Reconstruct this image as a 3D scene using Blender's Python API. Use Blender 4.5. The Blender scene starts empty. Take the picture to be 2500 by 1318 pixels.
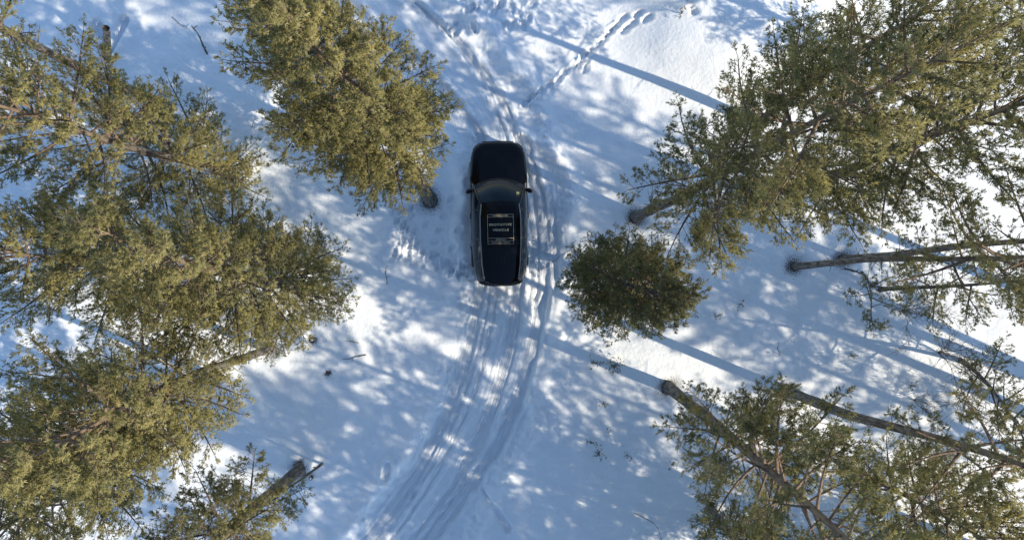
import bpy, math, random
import numpy as np

# ------------------------------------------------------------------ camera, world, sun, exposure
scene = bpy.context.scene
COL = scene.collection
CAM_H, FPX, TILT = 24.4, 1667.0, math.radians(1.07)
CX, CY = 1250.0, 659.0
cam_d = bpy.data.cameras.new("camera"); cam_d.sensor_width = 36.0; cam_d.lens = 36.0 * FPX / 2500.0
cam_d.clip_start = 0.1; cam_d.clip_end = 2000.0
cam = bpy.data.objects.new("camera", cam_d); COL.objects.link(cam)
cam.location = (0, 0, CAM_H); cam.rotation_euler = (TILT, 0, 0)
scene.camera = cam

SUN_EL = math.radians(33.0)
SUN_XY = np.array([0.925, -0.38]); SUN_XY /= np.linalg.norm(SUN_XY)
w = bpy.data.worlds.new("World"); scene.world = w; w.use_nodes = True
nt = w.node_tree; bg = nt.nodes["Background"]
sky = nt.nodes.new("ShaderNodeTexSky"); sky.sky_type = 'NISHITA'; sky.sun_disc = False
sky.sun_elevation = SUN_EL; sky.sun_rotation = math.atan2(SUN_XY[0], SUN_XY[1])
sky.air_density = 1.0; sky.dust_density = 0.1; sky.ozone_density = 2.2
nt.links.new(sky.outputs[0], bg.inputs[0]); bg.inputs[1].default_value = 0.15

sun_d = bpy.data.lights.new("sun", 'SUN'); sun_d.energy = 4.35; sun_d.angle = math.radians(0.55)
sun_d.color = (1.0, 0.85, 0.65)
sun = bpy.data.objects.new("sun", sun_d); COL.objects.link(sun)
from mathutils import Vector, Matrix
sv = Vector((SUN_XY[0]*math.cos(SUN_EL), SUN_XY[1]*math.cos(SUN_EL), math.sin(SUN_EL)))
sun.rotation_euler = sv.to_track_quat('Z', 'Y').to_euler(); sun.location = (30, -12, 40)

scene.view_settings.view_transform = 'Standard'; scene.view_settings.look = 'None'
scene.view_settings.gamma = 1.0; scene.view_settings.exposure = 0.5
scene.view_settings.use_curve_mapping = False
scene.render.engine = 'CYCLES'
scene.cycles.max_bounces = 6; scene.cycles.transparent_max_bounces = 8
scene.cycles.use_denoising = True

# ------------------------------------------------------------------ helpers
def P(px, py, z=0.0):
    """photo pixel -> world point at height z"""
    c, s = math.cos(TILT), math.sin(TILT)
    x = (px - CX) / FPX; y = -(py - CY) / FPX
    d = np.array([x, y*c + s, y*s - c])
    t = (z - CAM_H) / d[2]
    return np.array([d[0]*t, d[1]*t, z])

def set_props(o, label=None, cat=None, group=None, kind=None):
    if label: o["label"] = label
    if cat: o["category"] = cat
    if group: o["group"] = group
    if kind: o["kind"] = kind
    return o

def empty(name, loc, label=None, cat=None, group=None):
    o = bpy.data.objects.new(name, None); COL.objects.link(o)
    o.empty_display_size = 0.2; o.location = loc
    return set_props(o, label, cat, group)

def mesh_obj(name, verts, faces, mat, parent=None, smooth=True):
    me = bpy.data.meshes.new(name)
    me.from_pydata([tuple(map(float, v)) for v in verts], [], faces)
    me.update()
    if smooth: me.polygons.foreach_set("use_smooth", [True]*len(me.polygons))
    me.materials.append(mat)
    o = bpy.data.objects.new(name, me); COL.objects.link(o)
    if parent: o.parent = parent
    return o

def mesh_np(name, verts, tris=None, quads=None, mat=None, parent=None, smooth=False):
    me = bpy.data.meshes.new(name)
    me.vertices.add(len(verts)); me.vertices.foreach_set("co", np.asarray(verts, np.float32).ravel())
    loops = []; starts = []; off = 0
    for arr, k in ((tris, 3), (quads, 4)):
        if arr is None or len(arr) == 0: continue
        a = np.asarray(arr, np.int32)
        loops.append(a.ravel()); starts.append(off + np.arange(len(a), dtype=np.int32)*k); off += a.size
    loops = np.concatenate(loops); starts = np.concatenate(starts)
    me.loops.add(len(loops)); me.loops.foreach_set("vertex_index", loops)
    me.polygons.add(len(starts)); me.polygons.foreach_set("loop_start", starts)
    if smooth: me.polygons.foreach_set("use_smooth", np.ones(len(starts), bool))
    me.update(calc_edges=True)
    if mat: me.materials.append(mat)
    o = bpy.data.objects.new(name, me); COL.objects.link(o)
    if parent: o.parent = parent
    return o

def new_mat(name):
    m = bpy.data.materials.new(name); m.use_nodes = True
    return m, m.node_tree, m.node_tree.nodes["Principled BSDF"]

def simple_mat(name, col, rough=0.5, metal=0.0, coat=0.0, spec=0.5, noise=0.0, nscale=30.0):
    m, t, b = new_mat(name)
    b.inputs["Base Color"].default_value = (*col, 1); b.inputs["Roughness"].default_value = rough
    b.inputs["Metallic"].default_value = metal; b.inputs["Coat Weight"].default_value = coat
    b.inputs["Coat Roughness"].default_value = 0.04
    b.inputs["Specular IOR Level"].default_value = spec
    if noise:
        n = t.nodes.new("ShaderNodeTexNoise"); n.inputs["Scale"].default_value = nscale
        r = t.nodes.new("ShaderNodeValToRGB")
        r.color_ramp.elements[0].color = (*[c*(1-noise) for c in col], 1)
        r.color_ramp.elements[1].color = (*[min(1, c*(1+noise)) for c in col], 1)
        r.color_ramp.elements[0].position = .3; r.color_ramp.elements[1].position = .7
        tc = t.nodes.new("ShaderNodeTexCoord"); t.links.new(tc.outputs["Object"], n.inputs["Vector"])
        t.links.new(n.outputs["Fac"], r.inputs[0]); t.links.new(r.outputs[0], b.inputs["Base Color"])
    return m

# ------------------------------------------------------------------ numpy noise
def vnoise(x, y, seed):
    r = np.random.RandomState(seed); N = 256
    lat = r.rand(N, N).astype(np.float32)*2 - 1
    xi = np.floor(x).astype(int); yi = np.floor(y).astype(int)
    fx = (x - xi).astype(np.float32); fy = (y - yi).astype(np.float32)
    fx = fx*fx*fx*(fx*(fx*6-15)+10); fy = fy*fy*fy*(fy*(fy*6-15)+10)
    a = lat[xi % N, yi % N]; b = lat[(xi+1) % N, yi % N]; c = lat[xi % N, (yi+1) % N]; d = lat[(xi+1) % N, (yi+1) % N]
    return (a*(1-fx)+b*fx)*(1-fy) + (c*(1-fx)+d*fx)*fy

def fbm(x, y, seed, octv=3):
    s = 0; a = 1.0; tot = 0
    for k in range(octv):
        s = s + a*vnoise(x*2**k + 17.3*k, y*2**k - 9.1*k, seed+k); tot += a; a *= .5
    return s/tot

def smooth01(t):
    t = np.clip(t, 0, 1); return t*t*(3-2*t)

def spline(pts, n=12):
    pts = np.asarray(pts, float); out = []
    q = np.vstack([2*pts[0]-pts[1], pts, 2*pts[-1]-pts[-2]])
    for i in range(1, len(q)-2):
        p0, p1, p2, p3 = q[i-1], q[i], q[i+1], q[i+2]
        for t in np.linspace(0, 1, n, endpoint=False):
            out.append(.5*((2*p1) + (-p0+p2)*t + (2*p0-5*p1+4*p2-p3)*t*t + (-p0+3*p1-3*p2+p3)*t**3))
    out.append(pts[-1]); return np.array(out)

def pxline(pts, n=6):
    return spline([P(a, b)[:2] for a, b in pts], n)

def polydist(X, Y, pl, reach):
    """signed lateral distance and arc length to a polyline, inf beyond reach"""
    D = np.full(X.shape, 1e3, np.float32); S = np.zeros(X.shape, np.float32); acc = 0
    m = (X > pl[:, 0].min()-reach) & (X < pl[:, 0].max()+reach) & (Y > pl[:, 1].min()-reach) & (Y < pl[:, 1].max()+reach)
    x = X[m]; y = Y[m]; d = np.full(x.shape, 1e3, np.float32); s = np.zeros(x.shape, np.float32)
    for a, b in zip(pl[:-1], pl[1:]):
        v = b-a; L = np.hypot(*v)
        if L < 1e-6: continue
        t = np.clip(((x-a[0])*v[0]+(y-a[1])*v[1])/(L*L), 0, 1)
        dx = x-(a[0]+t*v[0]); dy = y-(a[1]+t*v[1])
        dd = np.hypot(dx, dy); sg = np.sign(v[0]*dy-v[1]*dx)
        k = dd < np.abs(d)
        d = np.where(k, dd*np.where(sg == 0, 1, sg), d); s = np.where(k, acc+t*L, s); acc += L
    D[m] = d; S[m] = s
    return D, S

# ------------------------------------------------------------------ snow ground
RUT_A = pxline([(1172, 560), (1174, 640), (1172, 700), (1160, 760), (1140, 860), (1106, 960), (1066, 1060), (1008, 1170), (940, 1265), (880, 1340), (780, 1450)])
RUT_B = pxline([(1262, 560), (1264, 640), (1264, 700), (1256, 780), (1236, 880), (1206, 980), (1166, 1080), (1110, 1190), (1050, 1275), (990, 1350), (900, 1450)])
RUT_C = pxline([(1275, 345), (1296, 420), (1318, 500), (1328, 600), (1326, 700), (1314, 780), (1292, 880), (1262, 980), (1222, 1075), (1172, 1150), (1110, 1240), (1040, 1330), (950, 1450)])
RUT_D = pxline([(900, -80), (1000, 0), (1090, 75), (1165, 160), (1222, 250), (1262, 345), (1285, 430), (1300, 520), (1304, 610), (1300, 720)])
RUT_E = pxline([(740, -80), (840, 0), (930, 80), (1040, 172), (1120, 262), (1176, 345), (1180, 440)])
RUT_F = pxline([(960, -60), (1060, 45), (1140, 140), (1200, 245), (1238, 345), (1250, 440)])
RUT_H = pxline([(930, -60), (1040, 28), (1120, 105), (1190, 200), (1243, 300), (1270, 380)])
RUT_I = pxline([(780, -60), (875, 20), (980, 105), (1075, 200), (1150, 300), (1185, 380)])
RUT_J = pxline([(1215, 690), (1205, 780), (1180, 880), (1150, 980), (1105, 1080), (1045, 1190), (985, 1280), (900, 1380)])
RUT_K = pxline([(1195, 690), (1186, 780), (1165, 870), (1130, 975), (1090, 1070), (1030, 1180), (965, 1270), (880, 1380)])
RUT_G = pxline([(1345, 500), (1356, 600), (1362, 700)])
ROAD1 = pxline([(1260, 480), (1250, 620), (1248, 700), (1238, 780), (1215, 880), (1185, 980), (1140, 1080), (1085, 1180), (1010, 1280), (960, 1350), (850, 1450)])
ROAD2 = pxline([(820, -80), (930, 10), (1020, 85), (1110, 170), (1180, 260), (1225, 350), (1245, 440), (1260, 520)])

FOOT = []
for zx, zy, ang in [(560, 960, 45), (620, 915, 40), (700, 862, 35), (780, 800, 35), (870, 750, 45), (930, 680, 40), (1010, 620, 35), (1070, 600, 50),
                    (1120, 645, 70), (1110, 515, 45), (1165, 490, 50), (1250, 415, 50), (1300, 370, 50), (1350, 305, 50), (1400, 265, 40),
                    (1470, 190, 35), (1490, 295, 45), (1550, 250, 30), (1610, 165, 35), (1690, 215, 35)]:
    FOOT.append((1140+zx/3.876, zy/3.876, ang, .20, .105, .13))
rs = random.Random(4)
for _ in range(24):
    FOOT.append((rs.uniform(955, 1005)+rs.uniform(0, 20), rs.uniform(500, 600), rs.uniform(50, 110), rs.uniform(.1, .2), rs.uniform(.07, .11), rs.uniform(.05, .12)))
for _ in range(34):
    t = rs.random(); FOOT.append((960+t*180+rs.uniform(-25, 25), 595+t*75+rs.uniform(-22, 22), rs.uniform(0, 180), rs.uniform(.1, .2), rs.uniform(.07, .12), rs.uniform(.05, .13)))
for a, b in [(1100, 488), (1085, 525), (1062, 592), (1106, 605), (1040, 545), (1075, 560), (1120, 560), (1030, 620)]:
    FOOT.append((a, b, rs.uniform(0, 60), .17, .09, .06))
for _ in range(26):
    FOOT.append((rs.uniform(1090, 1300), rs.uniform(-20, 75), rs.uniform(0, 180), rs.uniform(.12, .25), rs.uniform(.08, .15), rs.uniform(.05, .13)))
FOOT += [(945, 1148, 80, .32, .14, .2), (1008, 1205, 70, .2, .1, .06), (1395, 625, 30, .25, .12, .12), (1455, 620, 40, .2, .1, .08), (1380, 690, 60, .25, .12, .1)]

def ground_h(X, Y):
    X = np.asarray(X, np.float64); Y = np.asarray(Y, np.float64)
    h = .16*fbm(X/6.0+3, Y/6.0+8, 1, 2) + .035*fbm(X/1.3, Y/1.3, 5, 2)
    near = np.exp(-((X/40.0)**2+(Y/30.0)**2)**2)
    # wind-combed crust running along the light, pockmarked by fallen lumps
    u = X*.92-Y*.39; v = X*.39+Y*.92
    und = .016*fbm(u/.55, v/.28, 9, 2) + .008*np.abs(fbm(X/.22, Y/.22, 12, 2))
    road = np.zeros(X.shape, np.float32); churn = np.zeros(X.shape, np.float32); tr = np.zeros(X.shape)
    lat = np.zeros(X.shape, np.float32); pack = np.zeros(X.shape, np.float32)
    for pl, wd in ((ROAD1, 1.55), (ROAD2, 1.5)):
        D, S = polydist(X, Y, pl, 4.0); a = np.abs(D)
        jit = .18*vnoise(S*1.3, np.sign(D)*3.0, 31)+.07*vnoise(S*5, np.sign(D)*7.0, 32)
        m = smooth01((wd+.25+jit-a)/.5); road = np.maximum(road, m)
        tr += .09*np.exp(-((a-wd-.35-jit)/.28)**2)*(1-road*.5)
        churn = np.maximum(churn, np.exp(-((a-wd-.1-jit)/.3)**2)*smooth01(vnoise(S*.9, np.sign(D)*5., 41)*.9+.45))
        lat = np.where(a < 2.2, D, lat)
        tr += m*(.008*vnoise(D*9+40, S*.25, 33)+.010*vnoise(D*19+90, S*.2, 34)+.006*vnoise(S*7, D*7, 35))
    for k, (pl, wd, dp) in enumerate(((RUT_A, .24, .05), (RUT_B, .25, .055), (RUT_C, .26, .085), (RUT_D, .20, .085), (RUT_E, .21, .08), (RUT_F, .10, .06), (RUT_G, .16, .06), (RUT_H, .055, .06), (RUT_I, .05, .06), (RUT_J, .06, .03), (RUT_K, .055, .03))):
        D, S = polydist(X, Y, pl, 1.5); a = np.abs(D)
        e = .05*vnoise(S*3.1, np.sign(D)*4.0+k*9, 51)
        tr += -dp*smooth01((wd+e-a)/.065)*(1+.25*vnoise(S*.8, D*0+k, 52))
        tr += .45*dp*np.exp(-((a-wd-.09-e)/.07)**2)*(1+.55*vnoise(S*2.3+D*0, np.sign(D)*6.+k*5, 53)+.4*vnoise(S*7.7, np.sign(D)*3.+k*5, 57))
        ins = smooth01((wd-a)/.06)
        pack = np.maximum(pack, smooth01((wd+.06+e-a)/.1))
        tr += ins*(.012*vnoise(D*28+k*13, S*.3, 54)+.006*vnoise(S*16, D*9, 55))
        churn = np.maximum(churn, .5*np.exp(-((a-wd-.08)/.09)**2)*smooth01(vnoise(S*1.7, np.sign(D)*8.+k, 56)+.3))
    # parking bay trampled flat left of the car, churned patches
    def blob(px, py, rx, ry):
        c = P(px, py); return np.exp(-(((X-c[0])/rx)**2+((Y-c[1])/ry)**2)**2)
    bay = blob(1085, 555, 1.45, 1.6)
    tr += -.10*bay
    churn = np.maximum(churn, .6*blob(985, 560, .45, .8)); churn = np.maximum(churn, .6*blob(1075, 650, 1.3, .4))
    churn = np.maximum(churn, .6*blob(1190, 30, 1.7, .8)); churn = np.maximum(churn, .6*blob(1205, 130, .6, .8))
    flat = np.clip(road+bay, 0, 1)
    h = h*(1-.6*flat) - .12*road + und*(1-flat) + tr
    c1 = fbm(X/.16, Y/.16, 61, 3)
    h += churn*(.075*np.clip(c1+.15, -.25, 1) + .02*fbm(X/.06, Y/.06, 64, 2))
    for (px, py, ang, L, W, dp) in FOOT:
        c = P(px, py); q = math.radians(ang)
        m = (np.abs(X-c[0]) < .8) & (np.abs(Y-c[1]) < .8)
        if not m.any(): continue
        x = X[m]-c[0]; y = Y[m]-c[1]
        a = (x*math.cos(q)+y*math.sin(q))/L; b = (-x*math.sin(q)+y*math.cos(q))/W
        r = np.sqrt(a*a+b*b)
        h[m] += -dp*smooth01((1.15-r)/.35) + .3*dp*np.exp(-((r-1.45)/.28)**2)
    # snow bank, tree wells, snow plastered against trunk feet
    for px, py, rx, ry, z in ((1800, 60, 3.2, 2.4, .85), (1630, -30, 1.2, .8, .3), (1450, 770, 2.2, .8, .12), (600, 190, 4, 2, .2), (1560, 900, 2, .8, .1)):
        h += z*blob(px, py, rx, ry)**.7
    for px, py, r, z in WELLS:
        c = P(px, py); d = np.hypot(X-c[0], Y-c[1]); h += -1.9*z*np.exp(-(d/r)**2) + .3*z*np.exp(-((d-1.9*r)/(.6*r))**2)
    for px, py, r, z in CAPS:
        c = P(px, py); d = np.hypot(X-c[0], Y-c[1])*(1+.15*fbm(X*4, Y*4, 77, 1)); h += z*smooth01((r-d)/(r*.75))
    # two furrows fanning out from the broken snag, the long groove lower down
    for p0, p1, wd, dp in (((258, 128), (234, 62), .17, .3), ((268, 128), (299, 52), .17, .3), ((1176, 1195), (1240, 1290), .14, .12), ((1664, 24), (1682, 52), .10, .2), ((1632, -10), (1648, 12), .14, .2)):
        pl = np.array([P(*p0)[:2], P(*p1)[:2]]); D, S = polydist(X, Y, pl, 1.5)
        L = np.hypot(*(pl[1]-pl[0])); h += -dp*smooth01((wd*(.5+.9*S/L)-np.abs(D))/.09)
    lit = np.zeros(X.shape, np.float32)
    for px, py, r, z in WELLS:
        c = P(px, py); d = np.hypot(X-c[0], Y-c[1]); lit = np.maximum(lit, np.exp(-(d/(1.5*r))**2))
    return h*np.clip(near, .25, 1), lat, np.maximum(pack, .22*road), lit

WELLS = [(1050, 490, .34, .12), (1552, 532, .3, .1), (1632, 945, .3, .1), (1922, 955, .3, .1), (660, 850, .3, .1), (735, 1142, .3, .1), (525, 917, .3, .1), (1432, 664, .25, .08), (2058, 634, .3, .1), (1940, 650, .3, .1), (763, 829, .16, .1), (801, 910, .12, .1)]
CAPS = [(536, 906, .30, .22), (752, 1136, .30, .26), (730, 1120, .25, .05)]

def axis(fine0, fine1, df, mid0, mid1, dm, far):
    a = list(np.arange(fine0, fine1, df))
    r = list(np.arange(fine1, mid1, dm)); l = list(np.arange(fine0-dm, mid0, -dm))[::-1]
    xs = l+a+r; d = dm
    while xs[-1] < far: d *= 1.35; xs.append(xs[-1]+d)
    d = dm
    while xs[0] > -far: d *= 1.35; xs.insert(0, xs[0]-d)
    return np.array(xs)
gx = axis(-6.0, 2.4, .032, -19.5, 19.5, .10, 420); gy = axis(-10.2, 10.4, .062, -10.4, 10.6, .1, 420)
GX, GY = np.meshgrid(gx, gy, indexing='ij')
GH, GLAT, GROAD, GLIT = ground_h(GX, GY)
ni, nj = GX.shape
idx = np.arange(ni*nj).reshape(ni, nj)
quads = np.stack([idx[:-1, :-1], idx[1:, :-1], idx[1:, 1:], idx[:-1, 1:]], -1).reshape(-1, 4)

def snow_material():
    m, t, b = new_mat("snow")
    N = t.nodes; L = t.links
    b.inputs["Roughness"].default_value = .55; b.inputs["Specular IOR Level"].default_value = .25
    b.inputs["Sheen Weight"].default_value = 0.0
    geo = N.new("ShaderNodeNewGeometry")
    at = N.new("ShaderNodeAttribute"); at.attribute_name = "packed"
    la = N.new("ShaderNodeAttribute"); la.attribute_name = "lat"
    n1 = N.new("ShaderNodeTexNoise"); n1.inputs["Scale"].default_value = 1.1; n1.inputs["Detail"].default_value = 5
    L.new(geo.outputs["Position"], n1.inputs["Vector"])
    mix = N.new("ShaderNodeMixRGB"); mix.inputs[1].default_value = (.78, .85, .90, 1); mix.inputs[2].default_value = (.85, .90, .94, 1)
    L.new(n1.outputs["Fac"], mix.inputs[0])
    mp = N.new("ShaderNodeMixRGB"); mp.inputs[2].default_value = (.755, .825, .875, 1)
    mm = N.new("ShaderNodeMath"); mm.operation = 'MULTIPLY'; mm.inputs[1].default_value = .7
    L.new(at.outputs["Fac"], mm.inputs[0]); L.new(mm.outputs[0], mp.inputs[0]); L.new(mix.outputs[0], mp.inputs[1])
    # scattered needles and bark crumbs
    vo = N.new("ShaderNodeTexVoronoi"); vo.inputs["Scale"].default_value = 9.0; L.new(geo.outputs["Position"], vo.inputs["Vector"])
    lt = N.new("ShaderNodeMath"); lt.operation = 'LESS_THAN'; lt.inputs[1].default_value = .085; L.new(vo.outputs["Distance"], lt.inputs[0])
    sp = N.new("ShaderNodeSeparateColor"); L.new(vo.outputs["Color"], sp.inputs[0])
    g2 = N.new("ShaderNodeMath"); g2.operation = 'GREATER_THAN'; g2.inputs[1].default_value = .87; L.new(sp.outputs[0], g2.inputs[0])
    mu = N.new("ShaderNodeMath"); mu.operation = 'MULTIPLY'; L.new(lt.outputs[0], mu.inputs[0]); L.new(g2.outputs[0], mu.inputs[1])
    m3 = N.new("ShaderNodeMath"); m3.operation = 'MULTIPLY'; m3.inputs[1].default_value = .55; L.new(mu.outputs[0], m3.inputs[0])
    md = N.new("ShaderNodeMixRGB"); md.inputs[2].default_value = (.16, .13, .09, 1)
    L.new(m3.outputs[0], md.inputs[0]); L.new(mp.outputs[0], md.inputs[1]); 
    li = N.new("ShaderNodeAttribute"); li.attribute_name = "litter"
    nl = N.new("ShaderNodeTexNoise"); nl.inputs["Scale"].default_value = 26; nl.inputs["Detail"].default_value = 4; L.new(geo.outputs["Position"], nl.inputs["Vector"])
    la_ = N.new("ShaderNodeMath"); la_.operation = 'MULTIPLY_ADD'; la_.inputs[1].default_value = .42; L.new(li.outputs["Fac"], la_.inputs[0]); L.new(nl.outputs["Fac"], la_.inputs[2])
    lr = N.new("ShaderNodeMapRange"); lr.inputs[1].default_value = .74; lr.inputs[2].default_value = .86; lr.inputs[4].default_value = .8; L.new(la_.outputs[0], lr.inputs[0])
    ml2 = N.new("ShaderNodeMixRGB"); ml2.inputs[2].default_value = (.13, .10, .07, 1); L.new(lr.outputs[0], ml2.inputs[0]); L.new(md.outputs[0], ml2.inputs[1])
    L.new(ml2.outputs[0], b.inputs["Base Color"])
    # relief: crust grain everywhere, tyre streaks where packed
    n2 = N.new("ShaderNodeTexNoise"); n2.inputs["Scale"].default_value = 7.0; n2.inputs["Detail"].default_value = 6; n2.inputs["Roughness"].default_value = .62
    L.new(geo.outputs["Position"], n2.inputs["Vector"])
    b1 = N.new("ShaderNodeBump"); b1.inputs["Strength"].default_value = 1.0; b1.inputs["Distance"].default_value = .03
    L.new(n2.outputs["Fac"], b1.inputs["Height"])
    cb = N.new("ShaderNodeCombineXYZ"); ml = N.new("ShaderNodeMath"); ml.operation = 'MULTIPLY'; ml.inputs[1].default_value = 30
    sy = N.new("ShaderNodeSeparateXYZ"); L.new(geo.outputs["Position"], sy.inputs[0])
    my = N.new("ShaderNodeMath"); my.operation = 'MULTIPLY'; my.inputs[1].default_value = .35
    L.new(la.outputs["Fac"], ml.inputs[0]); L.new(sy.outputs["Y"], my.inputs[0]); L.new(ml.outputs[0], cb.inputs[0]); L.new(my.outputs[0], cb.inputs[1])
    n3 = N.new("ShaderNodeTexNoise"); n3.inputs["Scale"].default_value = 1.0; n3.inputs["Detail"].default_value = 3; L.new(cb.outputs[0], n3.inputs["Vector"])
    m4 = N.new("ShaderNodeMath"); m4.operation = 'MULTIPLY'; L.new(n3.outputs["Fac"], m4.inputs[0]); L.new(at.outputs["Fac"], m4.inputs[1])
    b2 = N.new("ShaderNodeBump"); b2.inputs["Strength"].default_value = 1.0; b2.inputs["Distance"].default_value = .06
    L.new(m4.outputs[0], b2.inputs["Height"]); L.new(b1.outputs[0], b2.inputs["Normal"]); L.new(b2.outputs[0], b.inputs["Normal"])
    return m
M_SNOW = snow_material()
ground = mesh_np("snow_ground", np.stack([GX, GY, GH], -1).reshape(-1, 3), quads=quads, mat=M_SNOW, smooth=True)
for nm, arr in (("packed", GROAD), ("lat", GLAT), ("litter", GLIT)):
    a = ground.data.attributes.new(nm, 'FLOAT', 'POINT'); a.data.foreach_set("value", arr.astype(np.float32).ravel())
ground["kind"] = "structure"; ground["label"] = "sunlit and shaded snow with tyre ruts and footprints"

def gz(x, y):
    return float(ground_h(np.array([[x]]), np.array([[y]]))[0][0, 0])
def gp(px, py, dz=0.0):
    p = P(px, py); p = P(px, py, gz(p[0], p[1])); p[2] = gz(p[0], p[1]) + dz
    return p

# ------------------------------------------------------------------ pine materials
def needle_material():
    m, t, b = new_mat("pine_needles"); N = t.nodes; L = t.links
    oi = N.new("ShaderNodeAttribute"); oi.attribute_name = "tone"
    geo = N.new("ShaderNodeNewGeometry")
    n = N.new("ShaderNodeTexNoise"); n.inputs["Scale"].default_value = 1.6; n.inputs["Detail"].default_value = 3
    L.new(geo.outputs["Position"], n.inputs["Vector"])
    ad = N.new("ShaderNodeMath"); ad.operation = 'ADD'; L.new(n.outputs["Fac"], ad.inputs[0]); L.new(oi.outputs["Fac"], ad.inputs[1])
    r = N.new("ShaderNodeValToRGB"); e = r.color_ramp.elements
    e[0].position = .3; e[0].color = (.195, .20, .088, 1); e[1].position = 1.2/1.3; e[1].color = (.53, .478, .20, 1)
    L.new(ad.outputs[0], r.inputs[0])
    df = N.new("ShaderNodeBsdfDiffuse"); tr = N.new("ShaderNodeBsdfTranslucent"); gl = N.new("ShaderNodeBsdfGlossy")
    gl.inputs["Roughness"].default_value = .45; gl.inputs["Color"].default_value = (.8, .8, .75, 1)
    L.new(r.outputs[0], df.inputs[0]); L.new(r.outputs[0], tr.inputs[0])
    m1 = N.new("ShaderNodeMixShader"); m1.inputs[0].default_value = .48; L.new(df.outputs[0], m1.inputs[1]); L.new(tr.outputs[0], m1.inputs[2])
    m2 = N.new("ShaderNodeMixShader"); m2.inputs[0].default_value = .015; L.new(m1.outputs[0], m2.inputs[1]); L.new(gl.outputs[0], m2.inputs[2])
    L.new(m2.outputs[0], N["Material Output"].inputs["Surface"]); N.remove(b)
    return m

def bark_material(name, lo, hi, z0, z1):
    m, t, b = new_mat(name); N = t.nodes; L = t.links
    tc = N.new("ShaderNodeTexCoord"); sx = N.new("ShaderNodeSeparateXYZ"); L.new(tc.outputs["Object"], sx.inputs[0])
    mr = N.new("ShaderNodeMapRange"); mr.inputs[1].default_value = z0; mr.inputs[2].default_value = z1; L.new(sx.outputs["Z"], mr.inputs[0])
    mp = N.new("ShaderNodeMapping"); mp.inputs["Scale"].default_value = (1, 1, .25); L.new(tc.outputs["Object"], mp.inputs[0])
    n = N.new("ShaderNodeTexNoise"); n.inputs["Scale"].default_value = 14; n.inputs["Detail"].default_value = 6; L.new(mp.outputs[0], n.inputs["Vector"])
    ca = N.new("ShaderNodeValToRGB"); ca.color_ramp.elements[0].position = .35; ca.color_ramp.elements[1].position = .7
    ca.color_ramp.elements[0].color = (*[c*.35 for c in lo], 1); ca.color_ramp.elements[1].color = (*[c*1.35 for c in lo], 1)
    cb = N.new("ShaderNodeValToRGB"); cb.color_ramp.elements[0].position = .3; cb.color_ramp.elements[1].position = .75
    cb.color_ramp.elements[0].color = (*[c*.5 for c in hi], 1); cb.color_ramp.elements[1].color = (*[c*1.3 for c in hi], 1)
    L.new(n.outputs["Fac"], ca.inputs[0]); L.new(n.outputs["Fac"], cb.inputs[0])
    mx = N.new("ShaderNodeMixRGB"); L.new(mr.outputs[0], mx.inputs[0]); L.new(ca.outputs[0], mx.inputs[1]); L.new(cb.outputs[0], mx.inputs[2])
    L.new(mx.outputs[0], b.inputs["Base Color"]); b.inputs["Roughness"].default_value = .9; b.inputs["Specular IOR Level"].default_value = .1
    bp = N.new("ShaderNodeBump"); bp.inputs["Strength"].default_value = .9; bp.inputs["Distance"].default_value = .03
    L.new(n.outputs["Fac"], bp.inputs["Height"]); L.new(bp.outputs[0], b.inputs["Normal"])
    return m
M_NEEDLE = needle_material()
M_BARK = bark_material("pine_bark", (.18, .168, .152), (.24, .185, .135), 5.0, 11.0)
M_TWIG = bark_material("pine_twig", (.17, .14, .115), (.24, .18, .13), 3.0, 12.0)
M_DEAD = bark_material("dead_wood", (.13, .115, .10), (.16, .14, .12), 0.0, 5.0)

# ------------------------------------------------------------------ pine builder
def tube_np(pts, rad, sides=10, cap=True, rough=0.0, rng=None):
    pts = np.asarray(pts, float); n = len(pts); V = []
    for i in range(n):
        d = pts[min(i+1, n-1)]-pts[max(i-1, 0)]; d /= np.linalg.norm(d)+1e-9
        a = np.cross(d, [0, 1, 0] if abs(d[1]) < .9 else [1, 0, 0]); a /= np.linalg.norm(a); b = np.cross(d, a)
        for k in range(sides):
            q = 2*math.pi*k/sides; rr = rad[i]*(1+(rng.normal(0, rough) if rough else 0))
            V.append(pts[i]+rr*(math.cos(q)*a+math.sin(q)*b))
    F = []
    for i in range(n-1):
        for k in range(sides):
            F.append((i*sides+k, i*sides+(k+1) % sides, (i+1)*sides+(k+1) % sides, (i+1)*sides+k))
    if cap:
        F.append(tuple(range((n-1)*sides, n*sides))); F.append(tuple(range(sides))[::-1])
    return V, F

def segs_mesh(p0, p1, r0, r1):
    """many 4-sided tapered sticks at once"""
    p0 = np.asarray(p0); p1 = np.asarray(p1); r0 = np.asarray(r0)[:, None]; r1 = np.asarray(r1)[:, None]
    d = p1-p0; d /= np.linalg.norm(d, axis=1)[:, None]+1e-9
    ref = np.where(np.abs(d[:, 2:3]) < .8, [[0, 0, 1.]], [[1., 0, 0]])
    a = np.cross(d, ref); a /= np.linalg.norm(a, axis=1)[:, None]; b = np.cross(d, a)
    c3 = [(1.0, 0.0), (-.5, .866), (-.5, -.866)]
    V = np.stack([p0+(a*u+b*v)*r0 for u, v in c3]+[p1+(a*u+b*v)*r1 for u, v in c3], 1).reshape(-1, 3)
    o = (np.arange(len(p0))*6)[:, None, None]
    q = np.array([[0, 1, 4, 3], [1, 2, 5, 4], [2, 0, 3, 5]])
    return V, (o+q[None]).reshape(-1, 4)

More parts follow.
